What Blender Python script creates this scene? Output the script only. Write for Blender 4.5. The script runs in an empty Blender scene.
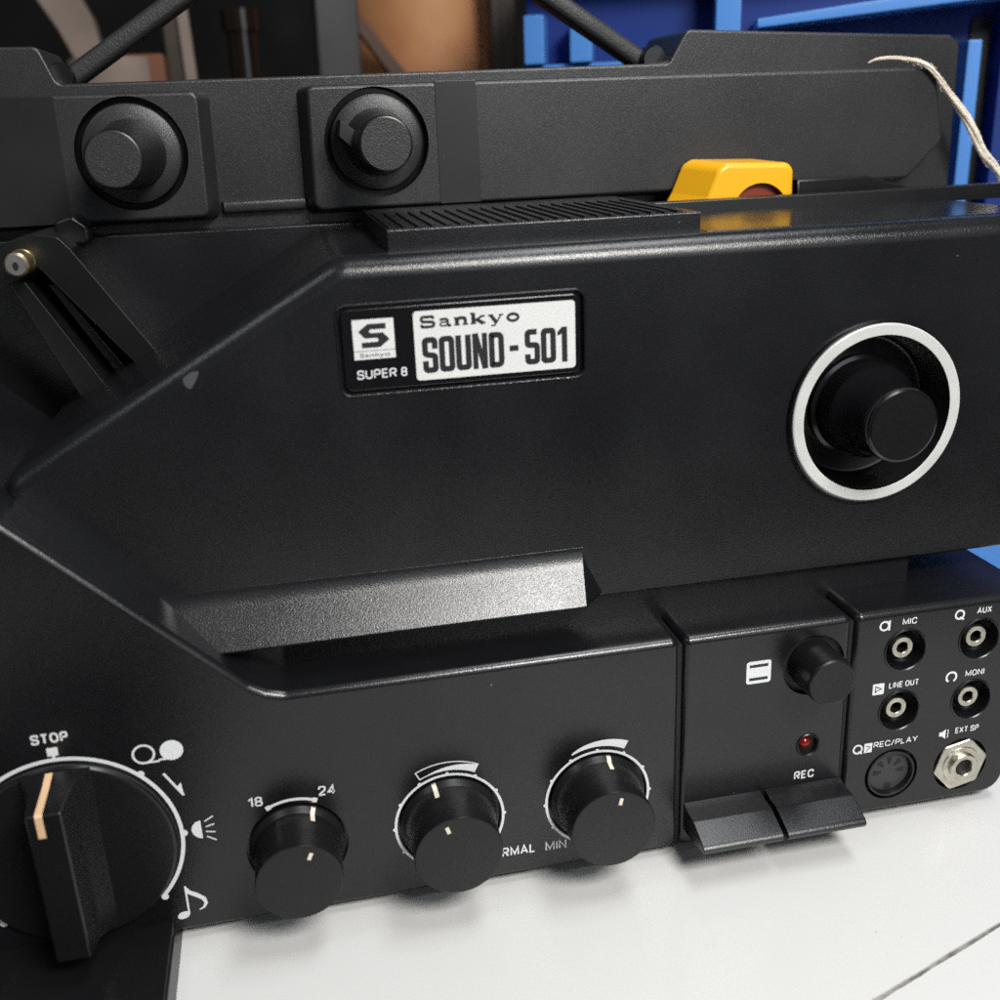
import bpy, bmesh, math, random
from mathutils import Matrix, Vector
random.seed(5)
sc = bpy.context.scene
C = sc.collection
S = 0.001                 # all builders work in millimetres, floor at z = 0

# ------------------------------------------------------------------ camera
cam_d = bpy.data.cameras.new('camera'); cam = bpy.data.objects.new('camera', cam_d); C.objects.link(cam)
Rm = [(0.9777073611, 0.1056075756, -0.1814810072),
      (-0.2062978564, 0.3221579742, -0.9239347564),
      (-0.0391089560, 0.9407769553, 0.3367628393)]
m4 = Matrix([list(Rm[0]) + [0.0], list(Rm[1]) + [-0.340], list(Rm[2]) + [0.270], [0, 0, 0, 1]])
cam.matrix_world = m4
cam_d.sensor_width = 36; cam_d.sensor_height = 36; cam_d.lens = 36 * 1.05516
cam_d.clip_start = 0.02; cam_d.clip_end = 30
cam_d.dof.use_dof = True; cam_d.dof.focus_distance = 0.40; cam_d.dof.aperture_fstop = 8
sc.camera = cam
# ------------------------------------------------------------------ world, lamps, exposure
w = bpy.data.worlds.new('World'); sc.world = w; w.use_nodes = True
bg = w.node_tree.nodes['Background']; bg.inputs[0].default_value = (0.80, 0.88, 1.0, 1); bg.inputs[1].default_value = 0.06
def lamp(name, loc, target, sx, sy, power, col):
    d = bpy.data.lights.new(name, 'AREA'); d.shape = 'RECTANGLE'; d.size = sx; d.size_y = sy; d.energy = power; d.color = col
    o = bpy.data.objects.new(name, d); C.objects.link(o); o.location = loc
    o.rotation_euler = (Vector(target) - Vector(loc)).to_track_quat('-Z', 'Y').to_euler(); return o
lamp('ceiling_panel_light', (0.33, -0.67, 0.77), (0.12, 0.0, 0.1), 0.32, 0.24, 11, (1.0, 0.985, 0.96))
lamp('ceiling_tube_light', (0.45, -0.12, 1.4), (0.1, 0.0, 0.1), 0.7, 0.3, 8, (0.95, 0.98, 1.0))
lamp('doorway_light', (0.75, -2.2, 0.75), (0.1, 0.0, 0.25), 1.0, 0.8, 5.5, (0.92, 0.96, 1.0))
lamp('upper_left_light', (-0.55, -0.35, 0.95), (0.1, 0.0, 0.15), 0.25, 0.25, 1.0, (0.92, 0.96, 1.0))  # small unseen lamp added for highlights on barrel, spindles and knob sides
sc.cycles.use_denoising = False
vs = sc.view_settings
vs.view_transform = 'Standard'; vs.look = 'None'; vs.exposure = 0; vs.gamma = 1; vs.use_curve_mapping = False

# ------------------------------------------------------------------ materials
def mat(name, col, rough=0.4, metal=0.0, grain=0.0, gscale=1500, gdist=0.00025, dust=0.0, spec=0.5, mottled=0.0, mscale=30, coat=0.0, col2=None, wear=0.0, dcol=(.22, .21, .2)):
    m = bpy.data.materials.new(name); m.use_nodes = True; nt = m.node_tree; N = nt.nodes; L = nt.links
    b = N['Principled BSDF']; b.inputs['Base Color'].default_value = (*col, 1); b.inputs['Roughness'].default_value = rough
    b.inputs['Metallic'].default_value = metal; b.inputs['Specular IOR Level'].default_value = spec
    b.inputs['Coat Weight'].default_value = coat
    tc = N.new('ShaderNodeTexCoord'); out = None
    def mix(fac, a, c):
        x = N.new('ShaderNodeMix'); x.data_type = 'RGBA'; L.new(fac, x.inputs[0])
        if a is None: x.inputs[6].default_value = (*col, 1)
        else: L.new(a, x.inputs[6])
        x.inputs[7].default_value = (*c, 1); return x.outputs[2]
    if mottled:
        n = N.new('ShaderNodeTexNoise'); n.inputs['Scale'].default_value = mscale; n.inputs['Detail'].default_value = 5
        L.new(tc.outputs['Object'], n.inputs['Vector'])
        r = N.new('ShaderNodeMapRange'); r.inputs[1].default_value = .35; r.inputs[2].default_value = .75; r.inputs[4].default_value = mottled
        L.new(n.outputs[0], r.inputs[0]); out = mix(r.outputs[0], out, col2 or tuple(c * .4 for c in col))
        r2 = N.new('ShaderNodeMapRange'); r2.inputs[1].default_value = .3; r2.inputs[2].default_value = .7
        r2.inputs[3].default_value = max(.05, rough - .07); r2.inputs[4].default_value = rough + .08
        L.new(n.outputs[0], r2.inputs[0]); L.new(r2.outputs[0], b.inputs['Roughness'])
    if dust:
        v = N.new('ShaderNodeTexVoronoi'); v.inputs['Scale'].default_value = 140; L.new(tc.outputs['Object'], v.inputs['Vector'])
        sep = N.new('ShaderNodeSeparateColor'); L.new(v.outputs['Color'], sep.inputs[0])
        # radius of the speck varies by cell; most cells have none
        rad = N.new('ShaderNodeMapRange'); rad.inputs[1].default_value = 1 - dust; rad.inputs[2].default_value = 1; rad.inputs[3].default_value = 0; rad.inputs[4].default_value = .05
        L.new(sep.outputs[0], rad.inputs[0])
        lt = N.new('ShaderNodeMath'); lt.operation = 'LESS_THAN'; L.new(v.outputs['Distance'], lt.inputs[0]); L.new(rad.outputs[0], lt.inputs[1])
        out = mix(lt.outputs[0], out, dcol)
    if wear:   # greasy smudges in the gloss
        n = N.new('ShaderNodeTexNoise'); n.inputs['Scale'].default_value = 18; n.inputs['Detail'].default_value = 3; L.new(tc.outputs['Object'], n.inputs['Vector'])
        r = N.new('ShaderNodeMapRange'); r.inputs[1].default_value = .32; r.inputs[2].default_value = .68; r.inputs[3].default_value = rough - .04; r.inputs[4].default_value = rough + .09
        L.new(n.outputs[0], r.inputs[0]); L.new(r.outputs[0], b.inputs['Roughness'])
    if out: L.new(out, b.inputs['Base Color'])
    if grain:
        n = N.new('ShaderNodeTexNoise'); n.inputs['Scale'].default_value = gscale; n.inputs['Detail'].default_value = 2.5
        L.new(tc.outputs['Object'], n.inputs['Vector'])
        bp = N.new('ShaderNodeBump'); bp.inputs['Strength'].default_value = grain; bp.inputs['Distance'].default_value = gdist
        L.new(n.outputs[0], bp.inputs['Height']); L.new(bp.outputs[0], b.inputs['Normal'])
    return m
M_body = mat('black_grained_plastic', (.0098, .010, .0112), .22, grain=.42, gscale=2100, gdist=.0002, dust=.07, wear=.5, mottled=.5, mscale=25)
M_deck = mat('black_satin_plastic', (.0075, .0077, .0088), .22, grain=.25, gscale=2100, gdist=.0002, dust=.07, wear=.5, mottled=.5, mscale=30)
M_cover = mat('charcoal_grained_plastic', (.020, .020, .021), .33, grain=.55, gscale=2700, gdist=.0002, dust=.10, wear=.35, mottled=.4, mscale=25)
M_smooth = mat('smooth_black_plastic', (.008, .008, .0088), .26, dust=.07, wear=.4, mottled=.4)
M_mirror = mat('polished_black_plastic', (.006, .006, .007), .19, dust=.05, wear=.4)
M_gloss = mat('glossy_black_plastic', (.006, .006, .007), .17, dust=.05)
M_knob = mat('matt_black_knob', (.008, .008, .0085), .28, grain=.12, dust=.15, wear=.6, spec=.36)
M_cap = mat('grained_cap', (.02, .019, .019), .40, grain=.6, gscale=2300, gdist=.0003)
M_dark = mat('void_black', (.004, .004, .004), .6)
M_white = mat('white_print', (.72, .73, .74), .45)
M_label = mat('white_label', (.70, .70, .69), .35, mottled=.12, mscale=40)
M_ink = mat('dark_ink', (.015, .015, .018), .45)
M_ringw = mat('painted_ring', (.58, .59, .57), .35, mottled=.3, mscale=60)
M_cream = mat('cream_mark', (.76, .70, .56), .45)
M_tan = mat('tan_pointer', (.72, .48, .28), .5)
M_yellow = mat('yellow_plastic', (.88, .44, .010), .3, mottled=.15, mscale=40, col2=(.75, .36, .01))
M_redhole = mat('dark_red_plastic', (.22, .028, .008), .45)
M_red = mat('red_lens', (.16, .006, .004), .12)
M_nickel = mat('nickel', (.62, .59, .50), .32, metal=1, mottled=.4, mscale=300)
M_brass = mat('brass', (.70, .55, .28), .35, metal=1, mottled=.4, mscale=200)
M_steel = mat('dull_steel', (.45, .43, .40), .45, metal=1, mottled=.5, mscale=250)
M_orange = mat('worn_orange_strip', (.26, .115, .03), .3, mottled=.9, mscale=110)
M_chip = mat('grey_scuff', (.06, .06, .064), .55, mottled=.5, mscale=200)
M_handle = mat('scuffed_black_rubber', (.022, .022, .022), .5, grain=.6, gscale=1300, gdist=.0004, mottled=.5, mscale=60, dust=.1)
M_strip = mat('darker_smooth_plastic', (.010, .010, .0112), .36, dust=.08, wear=.4, mottled=.4)  # darker than the cover and without its grain
M_socket = mat('socket_grey', (.035, .035, .037), .5, spec=.4)

# ------------------------------------------------------------------ mesh helpers
WL = {}
def link(name, me, parent=None, loc=None):
    o = bpy.data.objects.new(name, me); C.objects.link(o)
    L = Vector(loc) * S if loc else Vector((0, 0, 0))
    WL[o] = L
    if parent: o.parent = parent; o.location = L - WL[parent]
    else: o.location = L
    return o
def empty(name, loc, label, cat, group=None):
    o = bpy.data.objects.new(name, None); C.objects.link(o); o.empty_display_size = .02
    WL[o] = Vector(loc) * S; o.location = WL[o]; tag(o, label, cat, group); return o
def tag(o, label, cat, group=None):
    o['label'] = label; o['category'] = cat
    if group: o['group'] = group
    return o
def obj(name, bm, m, parent=None, loc=None, smooth=32, wn=True):
    bm.normal_update()
    bmesh.ops.scale(bm, vec=(S, S, S), verts=bm.verts)
    me = bpy.data.meshes.new(name); bm.to_mesh(me); bm.free()
    for x in (m if isinstance(m, (list, tuple)) else [m]): me.materials.append(x)
    if smooth:
        for p in me.polygons: p.use_smooth = True
        me.set_sharp_from_angle(angle=math.radians(smooth))
    o = link(name, me, parent, loc)
    if smooth and wn:
        md = o.modifiers.new('weighted_normals', 'WEIGHTED_NORMAL'); md.keep_sharp = True
    return o
def B(): return bmesh.new()
def rpoly(pts, r, seg=5):
    """round polygon corners; r a number or a list"""
    n = len(pts); out = []
    for i in range(n):
        p0, p, p1 = Vector(pts[i - 1]), Vector(pts[i]), Vector(pts[(i + 1) % n])
        ri = r[i] if isinstance(r, (list, tuple)) else r
        if ri <= 0: out.append(tuple(p)); continue
        a = (p0 - p); b = (p1 - p); la, lb = a.length, b.length; a /= la; b /= lb
        ang = math.acos(max(-1, min(1, a.dot(b)))); t = ri / math.tan(ang / 2); t = min(t, la * .48, lb * .48); rr = t * math.tan(ang / 2)
        c = p + (a + b).normalized() * (rr / math.sin(ang / 2)); s = p + a * t - c; e = p + b * t - c
        th = s.angle(e) if s.length and e.length else 0
        sg = 1 if s.x * e.y - s.y * e.x > 0 else -1
        for k in range(seg + 1):
            q = th * k / seg * sg; out.append((c.x + s.x * math.cos(q) - s.y * math.sin(q), c.y + s.x * math.sin(q) + s.y * math.cos(q)))
    return out
def inset(poly, d, vf=None):
    out = []; n = len(poly)
    for i in range(n):
        p0, p, p1 = Vector(poly[i - 1]), Vector(poly[i]), Vector(poly[(i + 1) % n])
        a = (p - p0).normalized(); b = (p1 - p).normalized(); n0 = Vector((-a.y, a.x)); n1 = Vector((-b.y, b.x))
        q = p + (n0 + n1) * (d * (vf(p.x, p.y) if vf else 1) / max(.35, 1 + n0.dot(n1))); out.append((q.x, q.y))
    return out
def prism(bm, poly, y0, y1, bev=0, seg=4, backbev=0, vf=None):
    """polygon in XZ, front at y0, back at y1 (y1 > y0); the front (and back) loop is rounded by concentric rings"""
    n = len(poly)
    if sum(poly[i][0] * poly[(i + 1) % n][1] - poly[(i + 1) % n][0] * poly[i][1] for i in range(n)) < 0: poly = poly[::-1]
    keep = [i for i in range(n) if (Vector(poly[i]) - Vector(poly[i - 1])).length > 1e-4]; poly = [poly[i] for i in keep]; n = len(poly)
    loops = []
    if bev:
        for k in range(seg + 1):
            a = math.pi / 2 * k / seg; loops.append((inset(poly, bev * (1 - math.sin(a)), vf), y0 + bev * (1 - math.cos(a))))
    else: loops.append((poly, y0))
    if backbev:
        for k in range(seg + 1):
            a = math.pi / 2 * k / seg; loops.append((inset(poly, backbev * (1 - math.cos(a))), y1 - backbev * (1 - math.sin(a))))
    else: loops.append((poly, y1))
    R_ = [[bm.verts.new((x, y, z)) for x, z in l] for l, y in loops]
    bm.faces.new(R_[0]); bm.faces.new(R_[-1][::-1])
    for a, b in zip(R_, R_[1:]):
        for i in range(n):
            j = (i + 1) % n; bm.faces.new([a[j], a[i], b[i], b[j]])
    return bm
def box(bm, x0, x1, y0, y1, z0, z1, bev=0, seg=2):
    r = bmesh.ops.create_cube(bm, size=1); vs_ = r['verts']
    for v in vs_: v.co = Vector(((x0 + x1) / 2 + v.co.x * (x1 - x0), (y0 + y1) / 2 + v.co.y * (y1 - y0), (z0 + z1) / 2 + v.co.z * (z1 - z0)))
    if bev:
        es = list({e for v in vs_ for e in v.link_edges})
        bmesh.ops.bevel(bm, geom=es, offset=bev, segments=seg, profile=.5, affect='EDGES')
    return bm
def xsweep(bm, prof, x0, x1):
    """closed YZ profile extruded along x"""
    n = len(prof); a = [bm.verts.new((x0, y, z)) for y, z in prof]; b = [bm.verts.new((x1, y, z)) for y, z in prof]
    bm.faces.new(a); bm.faces.new(b[::-1])
    for i in range(n):
        j = (i + 1) % n; bm.faces.new([a[j], a[i], b[i], b[j]])
    bmesh.ops.recalc_face_normals(bm, faces=bm.faces); return bm
def lathe(bm, prof, cx=0, cz=0, n=72, jit=None):
    """profile of (radius, y) turned round the y axis; starts and ends on the axis when r = 0"""
    rings = []
    for r, y in prof:
        if r == 0: rings.append([bm.verts.new((cx, y, cz))])
        else: rings.append([bm.verts.new((cx + (r + (jit(k, y) if jit else 0)) * math.sin(2 * math.pi * k / n), y, cz + (r + (jit(k, y) if jit else 0)) * math.cos(2 * math.pi * k / n))) for k in range(n)])
    for a, b in zip(rings, rings[1:]):
        for k in range(n):
            j = (k + 1) % n
            if len(a) == 1 and len(b) == 1: continue
            if len(a) == 1: bm.faces.new([a[0], b[k], b[j]])
            elif len(b) == 1: bm.faces.new([a[k], a[j], b[0]])
            else: bm.faces.new([a[k], a[j], b[j], b[k]])
    bmesh.ops.recalc_face_normals(bm, faces=bm.faces); return bm
def stroke(bm, pts, wd, y, closed=False, d=.12):
    """a ribbon of printed ink in the XZ plane; mitred"""
    P = [Vector(p) for p in pts]; n = len(P); Lf, Rt = [], []
    for i in range(n):
        if closed: a, b = P[i - 1], P[(i + 1) % n]
        else: a, b = P[max(i - 1, 0)], P[min(i + 1, n - 1)]
        d0 = (P[i] - a); d1 = (b - P[i])
        if d0.length < 1e-9: d0 = d1
        if d1.length < 1e-9: d1 = d0
        d0 = d0.normalized(); d1 = d1.normalized(); t = (d0 + d1); t = t.normalized() if t.length > 1e-6 else d0
        nn = Vector((-t.y, t.x)); c = max(.45, nn.dot(Vector((-d0.y, d0.x)))); h = (wd[i] if isinstance(wd, list) else wd) / 2 / c
        Lf.append(bm.verts.new((P[i].x + nn.x * h, y, P[i].y + nn.y * h))); Rt.append(bm.verts.new((P[i].x - nn.x * h, y, P[i].y - nn.y * h)))
    for i in range(n if closed else n - 1):
        j = (i + 1) % n; bm.faces.new([Rt[i], Rt[j], Lf[j], Lf[i]])
    return bm
def flat(bm, pts, y):
    n = len(pts); area = sum(pts[i][0] * pts[(i + 1) % n][1] - pts[(i + 1) % n][0] * pts[i][1] for i in range(n))
    v = [bm.verts.new((x, y, z)) for x, z in pts]; bm.faces.new(v if area > 0 else v[::-1]); return bm
def disc(bm, cx, cz, r, y, n=40, rz=None):
    return flat(bm, [(cx + r * math.cos(2 * math.pi * k / n), cz + (rz or r) * math.sin(2 * math.pi * k / n)) for k in range(n)], y)
def arc(cx, cz, r, a0, a1, n=60):
    """clockwise from the top, degrees"""
    return [(cx + r * math.sin(math.radians(a0 + (a1 - a0) * k / n)), cz + r * math.cos(math.radians(a0 + (a1 - a0) * k / n))) for k in range(n + 1)]
def soft_text(bm, s, x, z, h, y, width=None, bold=0.0, rot=0):
    """letters of cap height h with the lower left corner at x, z"""
    cu = bpy.data.curves.new('lettering', 'FONT'); cu.body = s; cu.size = 1; cu.offset = bold; cu.fill_mode = 'FRONT'; cu.resolution_u = 4
    o = bpy.data.objects.new('lettering', cu); C.objects.link(o); bpy.context.view_layer.update()
    me = bpy.data.meshes.new_from_object(o.evaluated_get(bpy.context.evaluated_depsgraph_get()))
    bpy.data.objects.remove(o); bpy.data.curves.remove(cu)
    xs = [v.co.x for v in me.vertices]; ys = [v.co.y for v in me.vertices]; x0, x1 = min(xs), max(xs); capz = max(ys); y0 = 0
    if not any(c.islower() for c in s): y0 = min(ys)
    k = h / (capz - y0); kx = (width / (x1 - x0)) if width else k
    cr, sr = math.cos(math.radians(rot)), math.sin(math.radians(rot)); vv = []
    for v in me.vertices:
        a, b = (v.co.x - x0) * kx, (v.co.y - y0) * k
        vv.append(bm.verts.new((x + a * cr - b * sr, y, z + a * sr + b * cr)))
    for p in me.polygons:
        try: bm.faces.new([vv[i] for i in p.vertices])
        except ValueError: pass
    bpy.data.meshes.remove(me); return bm
GL = {   # plain sans strokes: (width, [(points, corner radius, closed)])
 'A': (.86, [([(0, 0), (.5, 1), (1, 0)], 0, 0), ([(.17, .30), (.83, .30)], 0, 0)]), 'C': (.78, [([(1, .70), (1, 1), (0, 1), (0, 0), (1, 0), (1, .30)], .45, 0)]),
 'E': (.66, [([(1, 1), (0, 1), (0, 0), (1, 0)], 0, 0), ([(0, .51), (.88, .51)], 0, 0)]), 'I': (0, [([(0, 0), (0, 1)], 0, 0)]), 'L': (.62, [([(0, 1), (0, 0), (1, 0)], 0, 0)]),
 'M': (1.0, [([(0, 0), (0, 1), (.5, .12), (1, 1), (1, 0)], 0, 0)]), 'N': (.78, [([(0, 0), (0, 1), (1, 0), (1, 1)], 0, 0)]), 'O': (.82, [([(0, 0), (1, 0), (1, 1), (0, 1)], .48, 1)]),
 'P': (.72, [([(0, 0), (0, 1), (1, 1), (1, .45), (0, .45)], .3, 0)]), 'R': (.76, [([(0, 0), (0, 1), (1, 1), (1, .47), (0, .47)], .3, 0), ([(.52, .47), (1, 0)], 0, 0)]),
 'S': (.74, [([(1, .72), (1, 1), (0, 1), (0, .54), (1, .48), (1, 0), (0, 0), (0, .28)], .3, 0)]), 'T': (.74, [([(0, 1), (1, 1)], 0, 0), ([(.5, 1), (.5, 0)], 0, 0)]),
 'U': (.78, [([(0, 1), (0, 0), (1, 0), (1, 1)], .42, 0)]), 'X': (.78, [([(0, 0), (1, 1)], 0, 0), ([(0, 1), (1, 0)], 0, 0)]), 'Y': (.82, [([(0, 1), (.5, .45), (.5, 0)], 0, 0), ([(1, 1), (.5, .45)], 0, 0)]),
 '/': (.45, [([(0, -.05), (1, 1.05)], 0, 0)]), '1': (.34, [([(0, .78), (1, .98), (1, 0)], 0, 0)]), '2': (.66, [([(0, .70), (0, 1), (1, 1), (1, .58), (0, .10), (0, 0), (1, 0)], .28, 0)]),
 '4': (.74, [([(.72, 0), (.72, 1), (0, .27), (1, .27)], 0, 0)]), '8': (.66, [([(0, 0), (1, 0), (1, .52), (0, .52)], .26, 1), ([(.05, .52), (.95, .52), (.95, 1), (.05, 1)], .24, 1)])}
def text(bm, s_, x, z, h, y, width=None, bold=0.0, rot=0):
    """capitals and figures of height h, lower left corner at x, z, drawn as strokes of even weight"""
    w_ = h * (.165 + bold); gap = .13 * h + w_ * .35; hh = h - w_; adv = []; tot = 0
    for c in s_:
        a = .34 * h if c == ' ' else GL[c][0] * h * .78 + w_; adv.append(a); tot += a + (0 if c == ' ' else gap - w_ * .35)
    tot -= gap - w_ * .35; k = (width / tot) if width else 1; px = x; lay = 0
    for c, a in zip(s_, adv):
        if c != ' ':
            gw = max(0.0, a * k - w_) if GL[c][0] else 0
            for pts, r, closed in GL[c][1]:
                q = [(px + w_ / 2 + u * gw, z + w_ / 2 + v * hh) for u, v in pts]; lay = 1 - lay; sub = []
                for p_ in q:
                    if not sub or (Vector(p_) - Vector(sub[-1])).length > 1e-4: sub.append(p_)
                if r and closed: sub = rpoly(sub, r * min(gw, hh) if c != '8' else r * hh, 5)
                elif r: sub = rpoly(sub, [0] + [r * min(gw, hh)] * (len(sub) - 2) + [0], 5)
                stroke(bm, sub, w_, y - .006 * lay, bool(closed))
        px += a * k + (0 if c == ' ' else (gap - w_ * .35) * k)
    return bm
def cut(o, cutters):
    """carve recesses for real and keep the plain mesh"""
    for bm in cutters:
        bmesh.ops.scale(bm, vec=(S, S, S), verts=bm.verts)
        me = bpy.data.meshes.new('cut'); bm.to_mesh(me); bm.free()
        t = bpy.data.objects.new('cut', me); C.objects.link(t); t.location = WL[o]*0
        t.parent = None
        md = o.modifiers.new('cut', 'BOOLEAN'); md.object = t; md.operation = 'DIFFERENCE'; md.solver = 'EXACT'
        o.modifiers.move(len(o.modifiers) - 1, 0)
        bpy.context.view_layer.update()
        wn = o.modifiers.get('weighted_normals'); 
        if wn: wn.show_viewport = False
        ne = bpy.data.meshes.new_from_object(o.evaluated_get(bpy.context.evaluated_depsgraph_get()))
        if wn: wn.show_viewport = True
        o.modifiers.remove(md); bpy.data.objects.remove(t); bpy.data.meshes.remove(me)
        old = o.data; o.data = ne; ne.name = o.name; bpy.data.meshes.remove(old)
        for p in ne.polygons: p.use_smooth = True
        ne.set_sharp_from_angle(angle=math.radians(32))
def well(cx, cz, r, y0, y1, n=72):
    return lathe(B(), [(0, y0), (r, y0), (r, y1), (0, y1)], cx, cz, n)
Z = lambda v: v + 270     # measured heights were taken from the camera, 270 mm over the floor

# ------------------------------------------------------------------ setting: tiled table, floor and dark wall behind
M_tile = mat('white_glazed_tile', (.67, .665, .65), .26, mottled=.22, mscale=4, col2=(.60, .60, .58), dust=.035, dcol=(.34, .32, .29))
M_grout = mat('grey_grout', (.10, .098, .09), .9, grain=.8, gscale=700, gdist=.001, mottled=.9, mscale=120, col2=(.42, .41, .38))
J0 = Vector((191, -93.9)); ux = Vector((59.1, 20.0)).normalized(); uy = Vector((-ux.y, ux.x)); T = 400; hw = .9   # one joint runs along ux
fl = B()
def tile(i, j):
    b0, b1 = (-150, 0) if j < 0 else (j * T, (j + 1) * T)
    cs = [(i * T - 250 + hw, b0 + hw), ((i + 1) * T - 250 - hw, b0 + hw), ((i + 1) * T - 250 - hw, b1 - hw), (i * T - 250 + hw, b1 - hw)]
    rnd = random.Random(i * 31 + j); pts = []
    for a, b in zip(cs, cs[1:] + cs[:1]):
        w0 = w1 = 0
        for k in range(140):
            t = k / 140; p = Vector(a).lerp(Vector(b), t); w0 = .7 * w0 + rnd.uniform(-.25, .25); w1 = .7 * w1 + rnd.uniform(-.14, .14)
            e = min(1, min(t, 1 - t) * 12); q = J0 + ux * (p.x + w0 * e) + uy * (p.y + w1 * e); pts.append((q.x, q.y))
    fl.faces.new([fl.verts.new((x, y, 0)) for x, y in pts])
for i in range(-3, 4):
    for j in range(-1, 3): tile(i, j)
r = bmesh.ops.extrude_face_region(fl, geom=list(fl.faces))
for e in r['geom']:
    if isinstance(e, bmesh.types.BMVert): e.co.z -= 2.0
bmesh.ops.recalc_face_normals(fl, faces=fl.faces)
table = obj('table', fl, M_tile, smooth=0); table['kind'] = 'structure'
gb = B(); box(gb, -1450, 1350, -150, 1200, -40, -.7)
for v in gb.verts: q = J0 + ux * v.co.x + uy * v.co.y; v.co.x, v.co.y = q.x, q.y
obj('grout', gb, M_grout, table, smooth=0)
M_room = mat('dark_wall', (.004, .0035, .003), .8, mottled=.8, mscale=6)
fb = B(); box(fb, -4000, 4000, -4000, 2600, -800, -760); floor = obj('floor', fb, mat('dark_floor', (.03, .026, .022), .7, mottled=.6, mscale=3), smooth=0); floor['kind'] = 'structure'
wb = B(); box(wb, -4000, 4000, 2000, 2060, -760, 2600); wall = obj('wall', wb, M_room); wall['kind'] = 'structure'

# ------------------------------------------------------------------ the projector
P = empty('film_projector', (100, 60, 0), 'black sound film projector with white lettered badge, control knobs and carry handle', 'film projector')

# --- lower deck
YD = -20
VT = lambda x, z: 1 if (z > 88 or x < -10) else .5
cp = rpoly([(-190, 4), (126.6, 4), (126.6, 93), (-13.2, 93), (-19, Z(-175.3)), (-24.2, Z(-172)), (-36.3, Z(-160)), (-89.6, Z(-107)), (-190, Z(-107) + 100)], [0, 3, 3, 8, 0, 3, 0, 0, 0], 5)
panel = obj('control_panel', prism(B(), cp, YD, 90, 2.8, 6, vf=VT), M_deck, P)
cp2 = rpoly([(128.0, 4), (194.3, 4), (194.3, 93), (128.0, 93)], 3, 5)
centre = obj('centre_panel', prism(B(), cp2, YD, 90, 2.8, 6, vf=VT), M_deck, P)
cp3 = rpoly([(195.6, 4), (267, 4), (274, 93), (195.6, 93)], [2.2, 9, 4, 3], 5)
jackp = obj('jack_panel', prism(B(), cp3, YD, 120, 2.8, 6, vf=lambda x, z: 1 if z > 88 else .6), M_deck, P)
# deep slot under the keys
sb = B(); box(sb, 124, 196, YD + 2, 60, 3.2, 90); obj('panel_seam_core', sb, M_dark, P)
# recesses
ZK = Z(-237.8)
cut(panel, [well(-15, ZK, 17.8, -30, -17.5), well(39.5, ZK, 18.9, -30, -17.5), well(95.2, ZK, 18.9, -30, -17.5)])
cut(centre, [well(179.5, Z(-195.3), 12.4, -30, -13), well(179.3, Z(-229.6), 4.0, -30, -14)])
JK = [(217.2, Z(-194.5)), (248.4, Z(-194.2)), (217.0, Z(-220.7)), (248.2, Z(-220.7))]
cut(jackp, [well(x, z, 8.2, -30, -14) for x, z in JK] + [well(216.3, Z(-249.4), 11.4, -30, -15), well(246.8, Z(-250.1), 11.8, -30, -16)])
YI = YD - .13
# --- control lettering
t = B(); cx, cz = -88.5, Z(-225.1)
stroke(t, arc(cx, cz, 35.6, -133, 133, 120), 1.35, YI)
for a in (-90, -45, 45, 90, 133, -133):
    u = arc(cx, cz, 36.2, a, a + 1, 1)[0]; disc(t, u[0], u[1], 1.25, YI - .01, 14)
stroke(t, [(-88.4, Z(-187.8)), (-88.4, Z(-189.8))], .9, YI - .01)
flat(t, rpoly([(-90.2, Z(-188)), (-86.8, Z(-188)), (-86.8, Z(-184.9)), (-90.2, Z(-184.9))], .3), YI)
obj('dial_scale', t, M_white, panel, smooth=0)
t = B(); text(t, 'STOP', -94.3, Z(-183.2), 3.7, YI, 11.4, .02); obj('lettering', t, M_white, panel, smooth=0)
t = B(); stroke(t, arc(-60.9, Z(-192.2), 3.35, 0, 360, 40)[:-1], .75, YI, True); disc(t, -51.9, Z(-192.1), 3.75, YI)
stroke(t, [(-60.6, Z(-195.5)), (-56.5, Z(-195.5)), (-55.9, Z(-195.0)), (-50.2, Z(-195.2))], .7, YI - .01)
obj('reel_icon', t, M_white, panel, smooth=0)
t = B(); stroke(t, [(-55.7, Z(-200.6)), (-50.4, Z(-210))], .85, YI); flat(t, [(-50.2, Z(-210.4)), (-52.3, Z(-206.6)), (-50.7, Z(-204.9))], YI - .01)
obj('arrow_icon', t, M_white, panel, smooth=0)
t = B(); flat(t, [(-46.4, Z(-221)), (-48.2, Z(-221.5)), (-49.4, Z(-222.9)), (-49.8, Z(-224.6)), (-49.3, Z(-226.4)), (-48, Z(-227.8)), (-46.4, Z(-228.4))], YI)
for (a, b, c, d) in ((-45.1, -221.7, -42.1, -220.0), (-44.9, -223.9, -42.0, -223.2), (-45.1, -225.8, -42.0, -226.5), (-45, -227.8, -42, -229.8)): stroke(t, [(a, Z(b)), (c, Z(d))], .5, YI)
obj('lamp_icon', t, M_white, panel, smooth=0)
t = B(); flat(t, [(-56.9 + 2.2 * math.cos(q) * .94 - 1.5 * math.sin(q) * .34, Z(-258.9) + 2.2 * math.cos(q) * .34 + 1.5 * math.sin(q) * .94) for q in [2 * math.pi * k / 24 for k in range(24)]], YI)
stroke(t, [(-55.0, Z(-258.4)), (-55.0, Z(-246.8))], .65, YI - .01)
stroke(t, [(-55.0, Z(-247.2)), (-54.2, Z(-249.4)), (-51.6, Z(-251.2)), (-49.3, Z(-253.2)), (-48.8, Z(-255.2)), (-49.7, Z(-256.8)), (-51.4, Z(-257.6))], [.5, 1.6, 1.7, 1.5, 1.1, .8, .4], YI - .02)
obj('note_icon', t, M_white, panel, smooth=0)
t = B(); text(t, '18', -30.0, Z(-219.1), 3.9, YI, 5.0, .0); text(t, '24', -5.9, Z(-218.7), 3.9, YI, 6.0, .0)
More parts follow.
